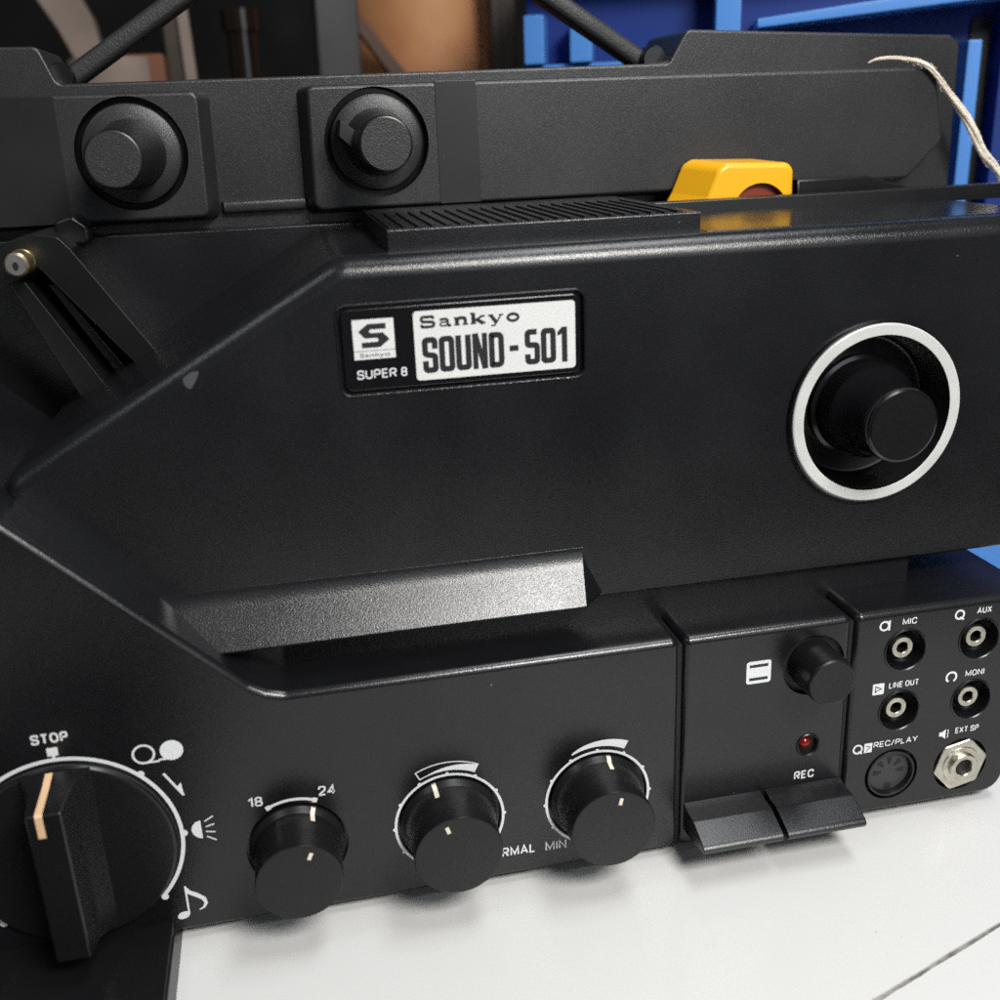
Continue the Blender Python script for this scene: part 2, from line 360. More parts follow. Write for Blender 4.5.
stroke(t, arc(-15, ZK, 19.4, -27, 24, 20), 1.05, YI)
for a in (-26, 23): stroke(t, [arc(-15, ZK, r_, a, a + 1, 1)[0] for r_ in (18.5, 20.3)], 1.7, YI - .01)
obj('speed_scale', t, M_white, panel, smooth=0)
for i, kx in enumerate((39.5, 95.2)):
    t = B(); stroke(t, arc(kx, ZK, 19.7, -150, 150, 100), .95, YI)
    for k in range(11):
        u = arc(kx, ZK, 20.1, -150 + 30 * k, 0, 1)[0]; disc(t, u[0], u[1], .72, YI - .01, 10)
    if i == 0:
        o_ = arc(kx, ZK, 24.9, -27, 27, 24); i_ = arc(kx, ZK, 21.7, -27, 27, 24)
        stroke(t, o_ + i_[::-1], .42, YI, True)
        f_ = [(kx + (21.7 + 3.1 * (k / 24)) * math.sin(math.radians(-22 + 49 * k / 24)), ZK + (21.7 + 3.0 * (k / 24)) * math.cos(math.radians(-22 + 49 * k / 24))) for k in range(25)]
        ii = arc(kx, ZK, 21.7, -22, 27, 24)
    else:
        f_ = [(kx + (21.9 + .4 + 3.0 * (k / 24) ** .7) * math.sin(math.radians(-26 + 54 * k / 24)), ZK + (21.9 + .4 + 3.0 * (k / 24) ** .7) * math.cos(math.radians(-26 + 54 * k / 24))) for k in range(25)]
        ii = arc(kx, ZK, 21.8, -26, 28, 24)
    for k in range(24):
        v = [t.verts.new((q[0], YI - .02, q[1])) for q in (ii[k], ii[k + 1], f_[k + 1], f_[k])]; t.faces.new(v)
    obj('level_scale', t, M_white, panel, smooth=0)
def word(s_, x, z, h, y, wd_, bold, m, par):
    t = B(); text(t, s_, x, z, h, y, wd_, bold); return obj('lettering', t, m, par, smooth=0)
word('NORMAL', 51.4, Z(-257.5), 4.1, YI, 19.4, .0, M_white, panel); word('MIN', 74.6, Z(-258), 4.1, YI, 8.2, .0, M_white, panel)
# --- knobs
def knob(name, x, z, rf, rs, ang, skirt=True):
    b = B()
    lathe(b, [(0, -17.6), (rs, -17.6), (rs, -20.6), (rs - .5, -21.4), (rs - 1.5, -22.6), (rf + .5, -26.5), (rf + .15, -28.5), (rf, -31), (rf, -39.3), (rf - .25, -39.85), (rf - .8, -40.0), (0, -40.0)], n=96)
    k = obj(name, b, M_gloss if False else M_knob, P, (x, 0, z), smooth=28)
    s, c = math.sin(math.radians(ang)), math.cos(math.radians(ang))
    q = B()
    def bar(pts, w_):   # (radius, y) path of a mark along the knob's skin
        a = []; 
        for r_, y_ in pts: a.append((q.verts.new((r_ * s - w_ / 2 * c, y_, r_ * c + w_ / 2 * s)), q.verts.new((r_ * s + w_ / 2 * c, y_, r_ * c - w_ / 2 * s))))
        for i in range(len(a) - 1): q.faces.new([a[i][0], a[i][1], a[i + 1][1], a[i + 1][0]])
    bar([(rs + .02, -20.4), (rs - .42, -21.6), (rs - 1.4, -22.85), (rf + .62, -26.7)], 1.6)
    bar([(rf - 2.6, -40.12), (rf - 5.4, -40.12)], 1.3)
    bmesh.ops.recalc_face_normals(q, faces=q.faces)
    obj('pointer_mark', q, M_cream, k, (x, 0, z), smooth=0)
    return k
knob('speed_knob', -15, ZK, 14.8, 16.8, 24)
knob('level_knob', 39.5, ZK, 15.6, 18.0, -17)
knob('level_knob', 95.2, ZK, 15.6, 18.0, 13)
# --- mode dial
b = B(); lathe(b, [(0, -19.5), (34.2, -19.5), (34.2, -22.0), (33.6, -22.9), (32.5, -23.2), (0, -23.6)], n=128)
dial = obj('mode_dial', b, M_smooth, P, (cx, 0, cz), smooth=25)
b = B()
def ring4(y, x0, x1, z0, z1): return [b.verts.new((x0, y, z0)), b.verts.new((x1, y, z0)), b.verts.new((x1, y, z1)), b.verts.new((x0, y, z1))]
lv = [ring4(-23.0, -11, 11, -29.5, 33), ring4(-26.5, -9.2, 9.2, -28.6, 32.2), ring4(-32, -6.6, 6.6, -27.2, 31.6), ring4(-44, -5.4, 5.4, -25.0, 31.0)]
for a_, c_ in zip(lv, lv[1:]):
    for k in range(4): b.faces.new([a_[k], a_[(k + 1) % 4], c_[(k + 1) % 4], c_[k]])
b.faces.new(lv[-1]); bmesh.ops.recalc_face_normals(b, faces=b.faces)
bmesh.ops.bevel(b, geom=[e for e in b.edges if all(v.co.y < -30 for v in e.verts)], offset=.9, segments=3, profile=.5, affect='EDGES')
obj('grip', b, M_smooth, dial, (cx, 0, cz), smooth=40)
b = B()
def slab(p, q, w_, d):   # thin inlaid strip between two YZ points
    for x0 in (0,): pass
prof = [(-24.0, 33.3), (-32.0, 32.15), (-43.6, 31.45), (-44.35, 30.6), (-44.3, 23.0)]
a = [(b.verts.new((-2.4, y, z)), b.verts.new((-.1, y, z))) for y, z in prof]
for i in range(len(a) - 1): b.faces.new([a[i][0], a[i][1], a[i + 1][1], a[i + 1][0]])
bmesh.ops.recalc_face_normals(b, faces=b.faces)
obj('pointer_mark', b, M_tan, dial, (cx, 0, cz), smooth=0)
# --- centre panel: framing knob, film symbol, lamp, keys
def flute(k, y): return (.22 if k % 2 else 0) if -33 < y < -22 else 0
b = B(); lathe(b, [(0, -13.2), (9.6, -13.2), (9.6, -19), (9.3, -20), (9.3, -22.1), (9.25, -32.9), (8.9, -34), (8.3, -34.4), (0, -34.1)], n=96, jit=flute)
zk = obj('framing_knob', b, M_knob, P, (179.5, 0, Z(-195.0)), smooth=28)
t = B(); flat(t, rpoly([(152.6, Z(-199.4)), (162.3, Z(-199.4)), (162.3, Z(-190.1)), (152.6, Z(-190.1))], 1.1), YI); obj('film_icon', t, M_white, centre, smooth=0)
t = B(); flat(t, [(153.8, Z(-192.7)), (161.1, Z(-192.7)), (161.1, Z(-191.5)), (153.8, Z(-191.5))], YI - .03); flat(t, [(153.8, Z(-198.1)), (161.1, Z(-198.1)), (161.1, Z(-196.9)), (153.8, Z(-196.9))], YI - .03); obj('film_icon_bar', t, M_ink, centre, smooth=0)
t = B(); text(t, 'REC', 174.3, Z(-244.6), 3.7, YI, 8.3, .03); obj('lettering', t, M_white, centre, smooth=0)
b = B(); lathe(b, [(0, -13.8), (2.9, -13.8), (2.9, -17), (2.6, -18.4), (1.8, -19.6), (0, -20.1)], n=32); obj('record_lamp', b, M_red, P, (178.7, 0, Z(-229.5)), smooth=50)
b = B(); lathe(b, [(4.15, -14), (4.15, -20.3), (4.6, -20.6), (4.9, -20.3), (4.9, -19.5), (4.4, -19.5)], n=40); obj('lamp_bezel', b, M_smooth, P, (179.3, 0, Z(-229.6)), smooth=40)
def key(x0, x1):
    pr = [(-14, 25), (-20.2, 23.0), (-22, 22.2), (-24.5, 21.7), (-29.4, 21.7), (-30.0, 21.4), (-38.8, 18.0), (-40.2, 17.2), (-40.8, 16.0), (-40.2, 14.7), (-38.6, 14.4), (-30, 12.4), (-14, 10.5)]
    b = xsweep(B(), pr, x0, x1)
    bmesh.ops.bevel(b, geom=[e for e in b.edges if abs(e.verts[0].co.x - e.verts[1].co.x) < .01 and min(e.verts[0].co.y, e.verts[1].co.y) < -15 and e.calc_length() > .01], offset=.45, segments=2, profile=.5, affect='EDGES')
    return b
for x0, x1 in ((129.2, 161.0), (162.6, 194.4)): obj('tape_key', key(x0, x1), M_deck, P, smooth=35)
# --- jacks
for wd in (('MIC', 214.8, -183.6, 5.9), ('AUX', 246, -183.2, 6.2), ('LINE OUT', 211.6, -210.3, 12.6), ('MONI', 244.2, -210, 8.2), ('REC/PLAY', 207.4, -236.0, 19.0), ('EXT SP', 242.8, -235.3, 10.3)):
    word(wd[0], wd[1], Z(wd[2]), 2.6, YI, wd[3], .0, M_white, jackp)
def circ_(c, z, r): return arc(c, z, r, 0, 360, 28)[:-1]
t = B(); stroke(t, circ_(207.4, Z(-183.0), 1.75), .75, YI, True); stroke(t, [(209.4, Z(-180.9)), (209.4, Z(-185.1))], .75, YI - .01); obj('microphone_icon', t, M_white, jackp, smooth=0)
t = B(); stroke(t, circ_(238.7, Z(-182.6), 1.75), .75, YI, True); stroke(t, [(238.9, Z(-183.6)), (240.6, Z(-184.8))], .7, YI - .01); obj('input_icon', t, M_white, jackp, smooth=0)
t = B(); flat(t, rpoly([(204.8, Z(-212.2)), (209.6, Z(-212.2)), (209.6, Z(-207.4)), (204.8, Z(-207.4))], .4), YI); obj('output_icon', t, M_white, jackp, smooth=0)
t = B(); stroke(t, arc(238.2, Z(-209.3), 2.1, -150, 150, 24), .85, YI); obj('headphone_icon', t, M_white, jackp, smooth=0)
t = B(); stroke(t, circ_(200.7, Z(-235.5), 1.8), .75, YI, True); stroke(t, [(201, Z(-236.6)), (202.7, Z(-237.6))], .7, YI - .01); flat(t, [(203.4, Z(-237.6)), (208.0 - 1.2, Z(-237.6)), (206.8, Z(-233.4)), (203.4, Z(-233.4))], YI); obj('tape_icon', t, M_white, jackp, smooth=0)
t = B(); stroke(t, [(204.3, Z(-237)), (206.0, Z(-235.2)), (204.2, Z(-234.6))], .35, YI - .03); obj('icon_ink', t, M_ink, jackp, smooth=0); t = B(); stroke(t, [(206, Z(-211.4)), (206.0, Z(-208.6)), (208.4, Z(-209.8)), (206.2, Z(-210.8))], .4, YI - .03); obj('icon_ink', t, M_ink, jackp, smooth=0)
t = B(); flat(t, [(235.8, Z(-235.6)), (236.9, Z(-235.6)), (238.6, Z(-237.0)), (238.6, Z(-232.6)), (236.9, Z(-233.8)), (235.8, Z(-233.8))], YI); stroke(t, [(239.6, Z(-236.6)), (239.6, Z(-233))], .4, YI); obj('speaker_icon', t, M_white, jackp, smooth=0)
for x, z in JK:
    b = B(); lathe(b, [(7.2, -14.0), (5.6, -14.4), (4.6, -16.4), (4.5, -17.6), (4.2, -18.0), (2.55, -18.0), (2.3, -17.7), (2.3, -9), (0, -9)], n=48)
    j = obj('audio_jack', b, [M_nickel, M_dark], P, (x, 0, z), smooth=35)
    for p in j.data.polygons:
        rr = math.hypot(p.center.x, p.center.z) * 1000
        if rr > 4.9 or (rr < 2.32 and p.center.y > -.0172): p.material_index = 1
    b = B(); lathe(b, [(8.15, -14.5), (8.15, -20.15), (8.5, -20.5), (8.9, -20.3), (9.1, -19.8)], n=56); obj('bezel', b, M_deck, j, (x, 0, z), smooth=40)
x, z = 216.3, Z(-249.4)
b = B(); lathe(b, [(10.4, -15), (10.4, -19.6), (10.1, -20.1), (9.4, -20.1), (9.1, -19.4), (9.0, -17.4), (0, -17.2)], n=64); din = obj('multipin_socket', b, M_smooth, P, (x, 0, z), smooth=35)
b = B(); lathe(b, [(8.9, -17.3), (8.9, -17.8), (8.6, -18.0), (0, -18.0)], n=64); obj('socket_insert', b, M_socket, din, (x, 0, z), smooth=35)
b = B()
for a in (-90, -45, 0, 45, 90):
    u = Vector((math.sin(math.radians(a)), math.cos(math.radians(a)))); v_ = Vector((u.y, -u.x))
    p0, p1 = u * 3.2, u * 6.6
    flat(b, [tuple(p0 - v_ * .45), tuple(p0 + v_ * .45), tuple(p1 + v_ * 1.25), tuple(p1 - v_ * 1.25)], -18.06)
flat(b, [(-1.5, -8.3), (1.5, -8.3), (1.5, -5.4), (-1.5, -5.4)], -18.06); obj('pin_hole', b, M_dark, din, (x, 0, z), smooth=0)
x, z = 246.8, Z(-250.1)
b = B()
hexp = rpoly([(12.0 * math.cos(math.radians(60 * k + 12)), 12.0 * math.sin(math.radians(60 * k + 12))) for k in range(6)], 2.0, 4)
prism(b, hexp, -20.6, -16, .8, 3)
ej = obj('speaker_jack', b, M_nickel, P, (x, 0, z), smooth=30)
b = B(); lathe(b, [(8.2, -20.5), (7.9, -21.0), (6.0, -21.2), (5.9, -22.6), (5.5, -23.0), (3.9, -23.0), (3.6, -22.6), (3.6, -20.66), (0, -20.66)], n=48); js = obj('jack_sleeve', b, [M_nickel, M_dark], ej, (x, 0, z), smooth=35)
for p in js.data.polygons:
    if math.hypot(p.center.x, p.center.z) < .0034 and p.center.y > -.0215: p.material_index = 1
# --- recess under the lamp housing, back plate, foot plate
b = B(); box(b, -60, 230, 3, 110, 88, 106); obj('body_recess', b, M_body, P)
b = B(); prism(b, rpoly([(-190, 6), (33, 6), (33, Z(-36.4)), (-190, Z(-36.4))], [0, 0, 2, 0]), 115, 150, 1.0, 3); obj('gate_plate', b, M_body, P)
b = B(); prism(b, rpoly([(-190, .6), (-58.8, .6), (-60.2, 9), (-190, 9)], [0, .5, 1.5, 0]), -280, 60, 1.5, 4); obj('foot_plate', b, M_smooth, P)  # front run stretched far out of view to darken reflections on the left
for fx, fy in ((110, 0), (250, 0), (110, 90), (250, 90)):
    b = B(); lathe(b, [(0, -2.2), (7, -2.2), (7.5, 2.0), (0, 2.0)], n=32); bmesh.ops.rotate(b, verts=b.verts, matrix=Matrix.Rotation(math.radians(90), 3, 'X')); obj('rubber_foot', b, M_dark, P, (fx, fy, 2.2))
# --- lamp housing
hp = rpoly([(-38.0, Z(-167.0)), (276, Z(-167.0)), (276, Z(-38.0)), (17.5, Z(-38.0)), (-98.0, Z(-103.8)), (-53.0, Z(-146.0))], [2.5, 7, 8, 13, 8, 10], 8)
hous = obj('lamp_housing', prism(B(), hp, 0, 114.5, 7.0, 8, vf=lambda x, z: .3 if z < Z(-108) else 1), M_body, P)
bo = rpoly([(15.6, Z(-82.6)), (98.3, Z(-82.6)), (98.3, Z(-52.8)), (15.6, Z(-52.8))], 3.4, 6)
lx, lz = 207.8, Z(-105.6)
cut(hous, [prism(B(), bo, -5, 2.0), well(lx, lz, 33.3, -5, 16, 128)])
# lip: wedge that swells towards the viewer above the deck
b = B(); rows = []
for k in range(21):
    u = k / 20; zz = Z(-144.5) + (-163.4 + 144.5) * u; tt = u * 18.9; yy = -.735 * (tt * tt / 15.0 if tt < 7.5 else tt - 3.75) + .02 if k else .6
    xl = -52.8 + (-34.4 + 52.8) * u; xr = 96.6 - 2.2 * u; xc = xr + (-yy) * .85 + .3
    rows.append([(xl, yy, zz), (xr, yy, zz), (xc, 1.0, zz)])
rows.append([(-33.6, -10.6, Z(-164.4)), (94.4, -10.6, Z(-164.4)), (104.0, 1.0, Z(-164.4))])
rows.append([(-33.0, 4, Z(-164.6)), (94.4, 4, Z(-164.6)), (104, 4, Z(-164.6))])
vv = [[b.verts.new(p) for p in r_] for r_ in rows]
for r0, r1 in zip(vv, vv[1:]):
    for k in range(2): b.faces.new([r0[k], r1[k], r1[k + 1], r0[k + 1]])
lend = [r_[0] for r_ in vv] + [b.verts.new((-52.8, 4, Z(-144.5)))]
b.faces.new(lend)
bmesh.ops.recalc_face_normals(b, faces=b.faces)
obj('lower_lip', b, M_body, P, smooth=25)
# badge
b = B(); bi = rpoly([(17.5, Z(-80.9)), (96.3, Z(-80.9)), (96.3, Z(-54.5)), (17.5, Z(-54.5))], 2.4, 6); nb = len(bo)
lo = [[b.verts.new((x, y, z)) for x, z in q] for q, y in ((inset(bo, -.35), .3), (inset(bo, -.3), -.15), (inset(bo, 0), -.42), (inset(bo, .35), -.3), (inset(bo, .95), 1.7))]
for p_, q_ in zip(lo, lo[1:]):
    for k in range(nb): b.faces.new([p_[k], p_[(k + 1) % nb], q_[(k + 1) % nb], q_[k]])
bmesh.ops.recalc_face_normals(b, faces=b.faces); obj('badge_frame', b, M_body, hous, smooth=50)
b = B(); prism(b, rpoly([(17.2, Z(-81.2)), (96.6, Z(-81.2)), (96.6, Z(-54.2)), (17.2, Z(-54.2))], 2.6, 6), .2, 2.5, .7, 3); badge = obj('name_badge', b, M_gloss, P, smooth=35)
YB = .06
t = B(); flat(t, rpoly([(40.6, Z(-79.2)), (94.9, Z(-79.2)), (94.9, Z(-56.4)), (40.6, Z(-56.4))], 1.3), YB); obj('white_field', t, M_label, badge, smooth=0)
t = B(); flat(t, [(20.8, Z(-70.75)), (34.2, Z(-70.75)), (34.2, Z(-57.8)), (20.8, Z(-57.8))], YB); obj('emblem_field', t, M_label, badge, smooth=0)
YL = YB - .05
t = B()
flat(t, [(31.6, Z(-59.3)), (25.8, Z(-59.3)), (22.6, Z(-61.6)), (24.6, Z(-63.9)), (25.6, Z(-63.9)), (25.6, Z(-63.9))][:5] + [(28.9, Z(-63.9)), (28.9, Z(-62.3)), (26.6, Z(-62.3)), (26.0, Z(-61.6)), (26.6, Z(-61.1)), (31.6, Z(-61.1))], YL)
flat(t, [(23.5, Z(-67.0)), (29.4, Z(-67.0)), (32.6, Z(-64.6)), (30.6, Z(-62.3)), (28.9, Z(-62.3)), (28.9, Z(-63.9)), (28.5, Z(-63.9)), (29.1, Z(-64.6)), (28.5, Z(-65.2)), (23.5, Z(-65.2))], YL)
stroke(t, [(20.8, Z(-68.0)), (34.2, Z(-68.0))], .16, YL - .01)
soft_text(t, 'Sankyo', 22.6, Z(-70.0), 1.3, YL, 9.8, .0)
obj('emblem', t, M_ink, badge, smooth=0)
t = B(); text(t, 'SUPER 8', 21.2, Z(-77.2), 3.0, YL, 16.4, -.01); obj('lettering', t, M_white, badge, smooth=0)
# wide serif name
t = B(); zb = Z(-61.95)
def SK(pts, w_): stroke(t, rpoly_open(pts, .55), w_, YL)
def rpoly_open(pts, r):
    if len(pts) < 3: return pts
    out = [pts[0]]
    q = rpoly(pts, [0] + [r] * (len(pts) - 2) + [0], 4)
    return q
def serif(x, z, w_=1.5): flat(t, [(x - w_ / 2, z), (x + w_ / 2, z), (x + w_ / 2, z + .52), (x - w_ / 2, z + .52)], YL - .012)
x0 = 42.7
S_ = [(x0 + 4.6, 2.75), (x0 + 4.2, 3.5), (x0 + 1.0, 3.5), (x0 + .55, 3.1), (x0 + .55, 2.35), (x0 + 1.0, 1.98), (x0 + 4.1, 1.78), (x0 + 4.6, 1.4), (x0 + 4.6, .65), (x0 + 4.1, .27), (x0 + .9, .27), (x0 + .35, 1.05)]
stroke(t, rpoly_open([(a, zb + c) for a, c in S_], .4), .95, YL)
def ch_a(x):
    stroke(t, rpoly_open([(x + .5, zb + 2.0), (x + .8, zb + 2.4), (x + 2.6, zb + 2.4), (x + 3.0, zb + 2.0), (x + 3.0, zb + .25), (x + 4.1, zb + .25)], .3), .82, YL)
    stroke(t, rpoly_open([(x + 3.0, zb + 1.5), (x + 1.0, zb + 1.35), (x + .5, zb + 1.0), (x + .5, zb + .55), (x + .9, zb + .25), (x + 2.2, zb + .25), (x + 3.0, zb + .7)], .3), .55, YL - .005)
def ch_n(x):
    stroke(t, [(x + .9, zb), (x + .9, zb + 2.65)], 1.3, YL); stroke(t, rpoly_open([(x + .9, zb + 1.8), (x + 1.8, zb + 2.4), (x + 3.1, zb + 2.4), (x + 3.7, zb + 2.0), (x + 3.7, zb)], .4), 1.1, YL - .005)
    serif(x + .9, zb, 1.9); serif(x + 3.7, zb, 1.9); serif(x + .5, zb + 2.25, 1.2)
def ch_k(x):
    stroke(t, [(x + .9, zb), (x + .9, zb + 3.7)], 1.3, YL); stroke(t, [(x + 1.0, zb + 1.0), (x + 4.1, zb + 2.6)], .7, YL - .005); stroke(t, [(x + 2.0, zb + 1.5), (x + 4.2, zb + .1)], 1.2, YL - .008)
    serif(x + .9, zb, 1.9); serif(x + .5, zb + 3.3, 1.2); serif(x + 4.2, zb, 1.5); serif(x + 4.0, zb + 2.25, 1.6)
def ch_y(x):
    stroke(t, [(x + .7, zb + 2.6), (x + 2.5, zb + .1)], 1.2, YL); stroke(t, [(x + 4.3, zb + 2.6), (x + 2.0, zb - .85), (x + .8, zb - .85)], .55, YL - .005)
    serif(x + .7, zb + 2.25, 1.8); serif(x + 4.2, zb + 2.25, 1.5)
def ch_o(x): stroke(t, [(x + 2.2 + 1.75 * math.cos(q), zb + 1.33 + 1.12 * math.sin(q)) for q in [2 * math.pi * k / 28 for k in range(28)]], .95, YL, True)
ch_a(x0 + 6.2); ch_n(x0 + 11.3); ch_k(x0 + 16.8); ch_y(x0 + 22.8); ch_o(x0 + 28.8)
obj('lettering', t, M_ink, badge, smooth=0)
# condensed heavy model lettering
t = B(); zb = Z(-76.95); H = 11.9; W = 5.15; T_ = 1.9
def heavy(pts, x, closed=False): 
    q = [(x + T_ / 2 + a * (W - T_), zb + T_ / 2 + c * (H - T_)) for a, c in pts]
    if closed: stroke(t, rpoly(q, .75, 4), T_, YL, True)
    else: stroke(t, rpoly(q, [0] + [.75] * (len(q) - 2) + [0], 4), T_, YL)
xs = [42.95 + i * 5.56 for i in range(5)]
heavy([(1, .70), (1, 1), (0, 1), (0, .53), (1, .47), (1, 0), (0, 0), (0, .31)], xs[0])
heavy([(0, 0), (1, 0), (1, 1), (0, 1)], xs[1], True)
heavy([(0, 1.08), (0, 0), (1, 0), (1, 1.08)], xs[2])
for a in (0, 1): stroke(t, [(xs[3] + T_ / 2 + a * (W - T_), zb), (xs[3] + T_ / 2 + a * (W - T_), zb + H)], T_ * .92, YL)
stroke(t, [(xs[3] + T_ * .62, zb + H), (xs[3] + W - T_ * .62, zb)], T_ * .85, YL - .008)
stroke(t, rpoly([(xs[4] + T_ / 2, zb + T_ / 2), (xs[4] + W - T_ / 2, zb + T_ / 2), (xs[4] + W - T_ / 2, zb + H - T_ / 2), (xs[4] + T_ / 2, zb + H - T_ / 2)], [.1, 1.2, 1.2, .1], 4), T_, YL, True)
flat(t, [(72.2, Z(-71.9)), (75.2, Z(-71.9)), (75.2, Z(-70.0)), (72.2, Z(-70.0))], YL)
heavy([(1, 1), (0, 1), (0, .56), (1, .56), (1, 0), (0, 0), (0, .26)], 77.4)
heavy([(0, 0), (1, 0), (1, 1), (0, 1)], 82.95, True)
stroke(t, [(91.1, zb), (91.1, zb + H)], T_, YL); flat(t, [(90.3, zb + H), (88.7, zb + H - 1.6), (88.7, zb + H - 3.0), (90.3, zb + H - 2.2)], YL)
obj('model_lettering', t, M_ink, badge, smooth=0)
# lens bezel, focus knob
b = B(); lathe(b, [(33.2, 1.2), (33.4, -1.8), (33.2, -2.7), (32.8, -3.0), (29.4, -3.0), (29.1, -2.8)], lx, lz, 128); obj('lens_ring', b, M_ringw, P, smooth=35)
b = B(); lathe(b, [(34.3, .6), (34.3, -1.2), (33.9, -2.0), (33.35, -2.2), (33.35, .6)], lx, lz, 128); obj('lens_ring_flange', b, M_gloss, P, smooth=35)
b = B(); lathe(b, [(29.2, -2.75), (28.6, 0), (27.2, 10.5), (26.4, 12.2), (25.0, 12.8), (0, 12.8)], lx, lz, 128); obj('lens_well', b, M_smooth, P, smooth=35)
def fl2(k, y): return (.16 if k % 2 else 0) if 0 < y < 9.6 else 0
b = B(); lathe(b, [(19.6, 12.7), (19.4, 10.5), (18.0, 10.0), (17.5, 9.5), (17.3, .5), (16.6, -1.0), (15.2, -3.4), (14.4, -7), (13.8, -12), (13.6, -18.0), (13.2, -19.2), (12.4, -19.6), (0, -19.4)], lx, lz, 160, jit=fl2); obj('focus_knob', b, M_gloss, P, smooth=25)
b = B(); disc(b, lx, lz, 12.2, -19.75, 64); obj('knob_face', b, M_knob, bpy.data.objects['focus_knob'], smooth=0)
# grey scuff on the housing edge
b = B(); flat(b, [(-33.3, Z(-71.9)), (-30.6, Z(-70.2)), (-28.4, Z(-70.0)), (-28.4, Z(-70.9)), (-29.6, Z(-73.3)), (-31.3, Z(-75.6)), (-32.4, Z(-75.3)), (-33.4, Z(-73.6))], -.06); obj('scuff_mark', b, M_chip, hous, smooth=0)
# --- top ridge with vents
def ridge_prof(y0, zt): return [(y0, Z(-39.5)), (y0, zt - .5), (y0 + .15, zt - .15), (y0 + .5, zt), (112, zt), (112, Z(-39.5))]
b = B(); xsweep(b, ridge_prof(12, Z(-31.6)), 35.6, 143.4); vent = obj('vent_grille', b, M_body, P, smooth=30)
b = B()
for k in range(22):
    x0 = 37.5 + k * 4.75
    f_ = [(x0 + 1.0, 15), (x0 + 2.3, 15), (x0 + 26.3, 62), (x0 + 25.0, 62)]
    for (xa, ya), (xb, yb) in (((x0, 15.5), (x0, 80)),):
        n_ = Vector((yb - ya, -(xb - xa))).normalized() * .9
        zl, zh = Z(-31.7), Z(-30.9)
        q = [(xa - n_.x, ya - n_.y), (xa + n_.x, ya + n_.y), (xb + n_.x, yb + n_.y), (xb - n_.x, yb - n_.y)]
        lo = [b.verts.new((X, Y, zl)) for X, Y in q]; hi = [b.verts.new((X, Y, zh)) for X, Y in q]
        b.faces.new(hi); b.faces.new(lo[::-1])
        for i in range(4): b.faces.new([lo[i], lo[(i + 1) % 4], hi[(i + 1) % 4], hi[i]])
bmesh.ops.recalc_face_normals(b, faces=b.faces); obj('vent_fins', b, M_body, vent, smooth=0)
b = B(); box(b, 144.4, 276, 8.5, 83, Z(-39.5), Z(-37.8), .3); obj('top_plate', b, M_mirror, P)
b = B(); xsweep(b, [(82, Z(-39.5)), (82, Z(-33.9)), (82.2, Z(-33.5)), (82.6, Z(-33.3)), (88, Z(-33.3)), (88, Z(-39.5))], 144.4, 345); obj('top_rim', b, M_smooth, P, smooth=30)
b = B(); box(b, 144.4, 300, 88.2, 113.5, Z(-39.5), Z(-37.9)); obj('top_tray', b, M_dark, P)
b = B(); prism(b, [(222, Z(-38)), (283, Z(-38)), (283, Z(-36)), (256, Z(-28.3)), (222, Z(-28.3))], 97, 112.5, .8, 3); obj('top_block', b, M_smooth, P)
# --- yellow lever
lv_ = B()
fp = rpoly([(175.8, Z(-37.6)), (178.6, Z(-33)), (183.4, Z(-21.6)), (187.2, Z(-19.6)), (215.3, Z(-20.7)), (217.8, Z(-23.6)), (218, Z(-37.6))], [0, 6, 7, 4, 4, 4.0, 0], 7)
prism(lv_, fp, 92, 112, 2.4, 6, 2.2)
for v in lv_.verts:   # the far side leans left
    q = max(0, v.co.y - 94) / 18; v.co.x -= q * (9.4 if v.co.x < 200 else 8.4); v.co.z += q * 1.5
lev = obj('lamp_lever', lv_, M_yellow, P, smooth=40)
cutc = lathe(B(), [(0, 80), (12.8, 80), (12.8, 95.6), (0, 95.6)], 202.8, Z(-41.2), 64)
cut(lev, [cutc])
b = B(); lathe(b, [(0, 95.55), (12.7, 95.55), (12.7, 92.6), (12.5, 92.6), (12.2, 95.3), (0, 95.3)], 202.8, Z(-41.2), 64)
bmesh.ops.bisect_plane(b, geom=b.verts[:] + b.edges[:] + b.faces[:], plane_co=(0, 0, Z(-37.7)), plane_no=(0, 0, -1), clear_outer=True)
obj('finger_hole', b, M_redhole, lev, smooth=30)
# --- film guide arms
b = B()
prism(b, rpoly([(-98, Z(-34.5)), (-85.6, Z(-31.6)), (-78.0, Z(-33.0)), (-74.2, Z(-37.6)), (-47.6, Z(-80.3)), (-56.6, Z(-83.2)), (-86.6, Z(-43.0)), (-98, Z(-44))], [2, 3, 4, 4, 1, 1, 3, 2], 4), 80, 116, .5, 2)
fg = obj('film_guide', b, M_smooth, P)
b = B(); prism(b, rpoly([(-97.4, Z(-48.6)), (-91.8, Z(-48.4)), (-70.0, Z(-88.6)), (-79.2, Z(-93.2))], .6, 3), 80, 116, .5, 2); obj('film_guide', b, M_smooth, P)
b = B(); prism(b, rpoly([(-88, Z(-52)), (-85, Z(-52)), (-62, Z(-90)), (-66, Z(-92))], .6, 3), 98, 116, .5, 2); obj('guide_rail', b, M_body, P)
b = B(); lathe(b, [(0, 68.6), (3.9, 68.6), (4.3, 69), (4.3, 78), (4.6, 78.4), (4.6, 84), (0, 84)], -91.2, Z(-41.0), 48); rol = obj('film_roller', b, M_brass, P, smooth=35)
b = B(); lathe(b, [(0, 68.1), (3.5, 68.1), (3.8, 68.4), (3.8, 69)], -91.2, Z(-41.0), 40); obj('roller_cap', b, M_steel, rol, smooth=35)
b = B(); disc(b, -91.4, Z(-41.4), 1.0, 68.0, 20, 1.5); obj('screw_slot', b, M_dark, rol, smooth=0)
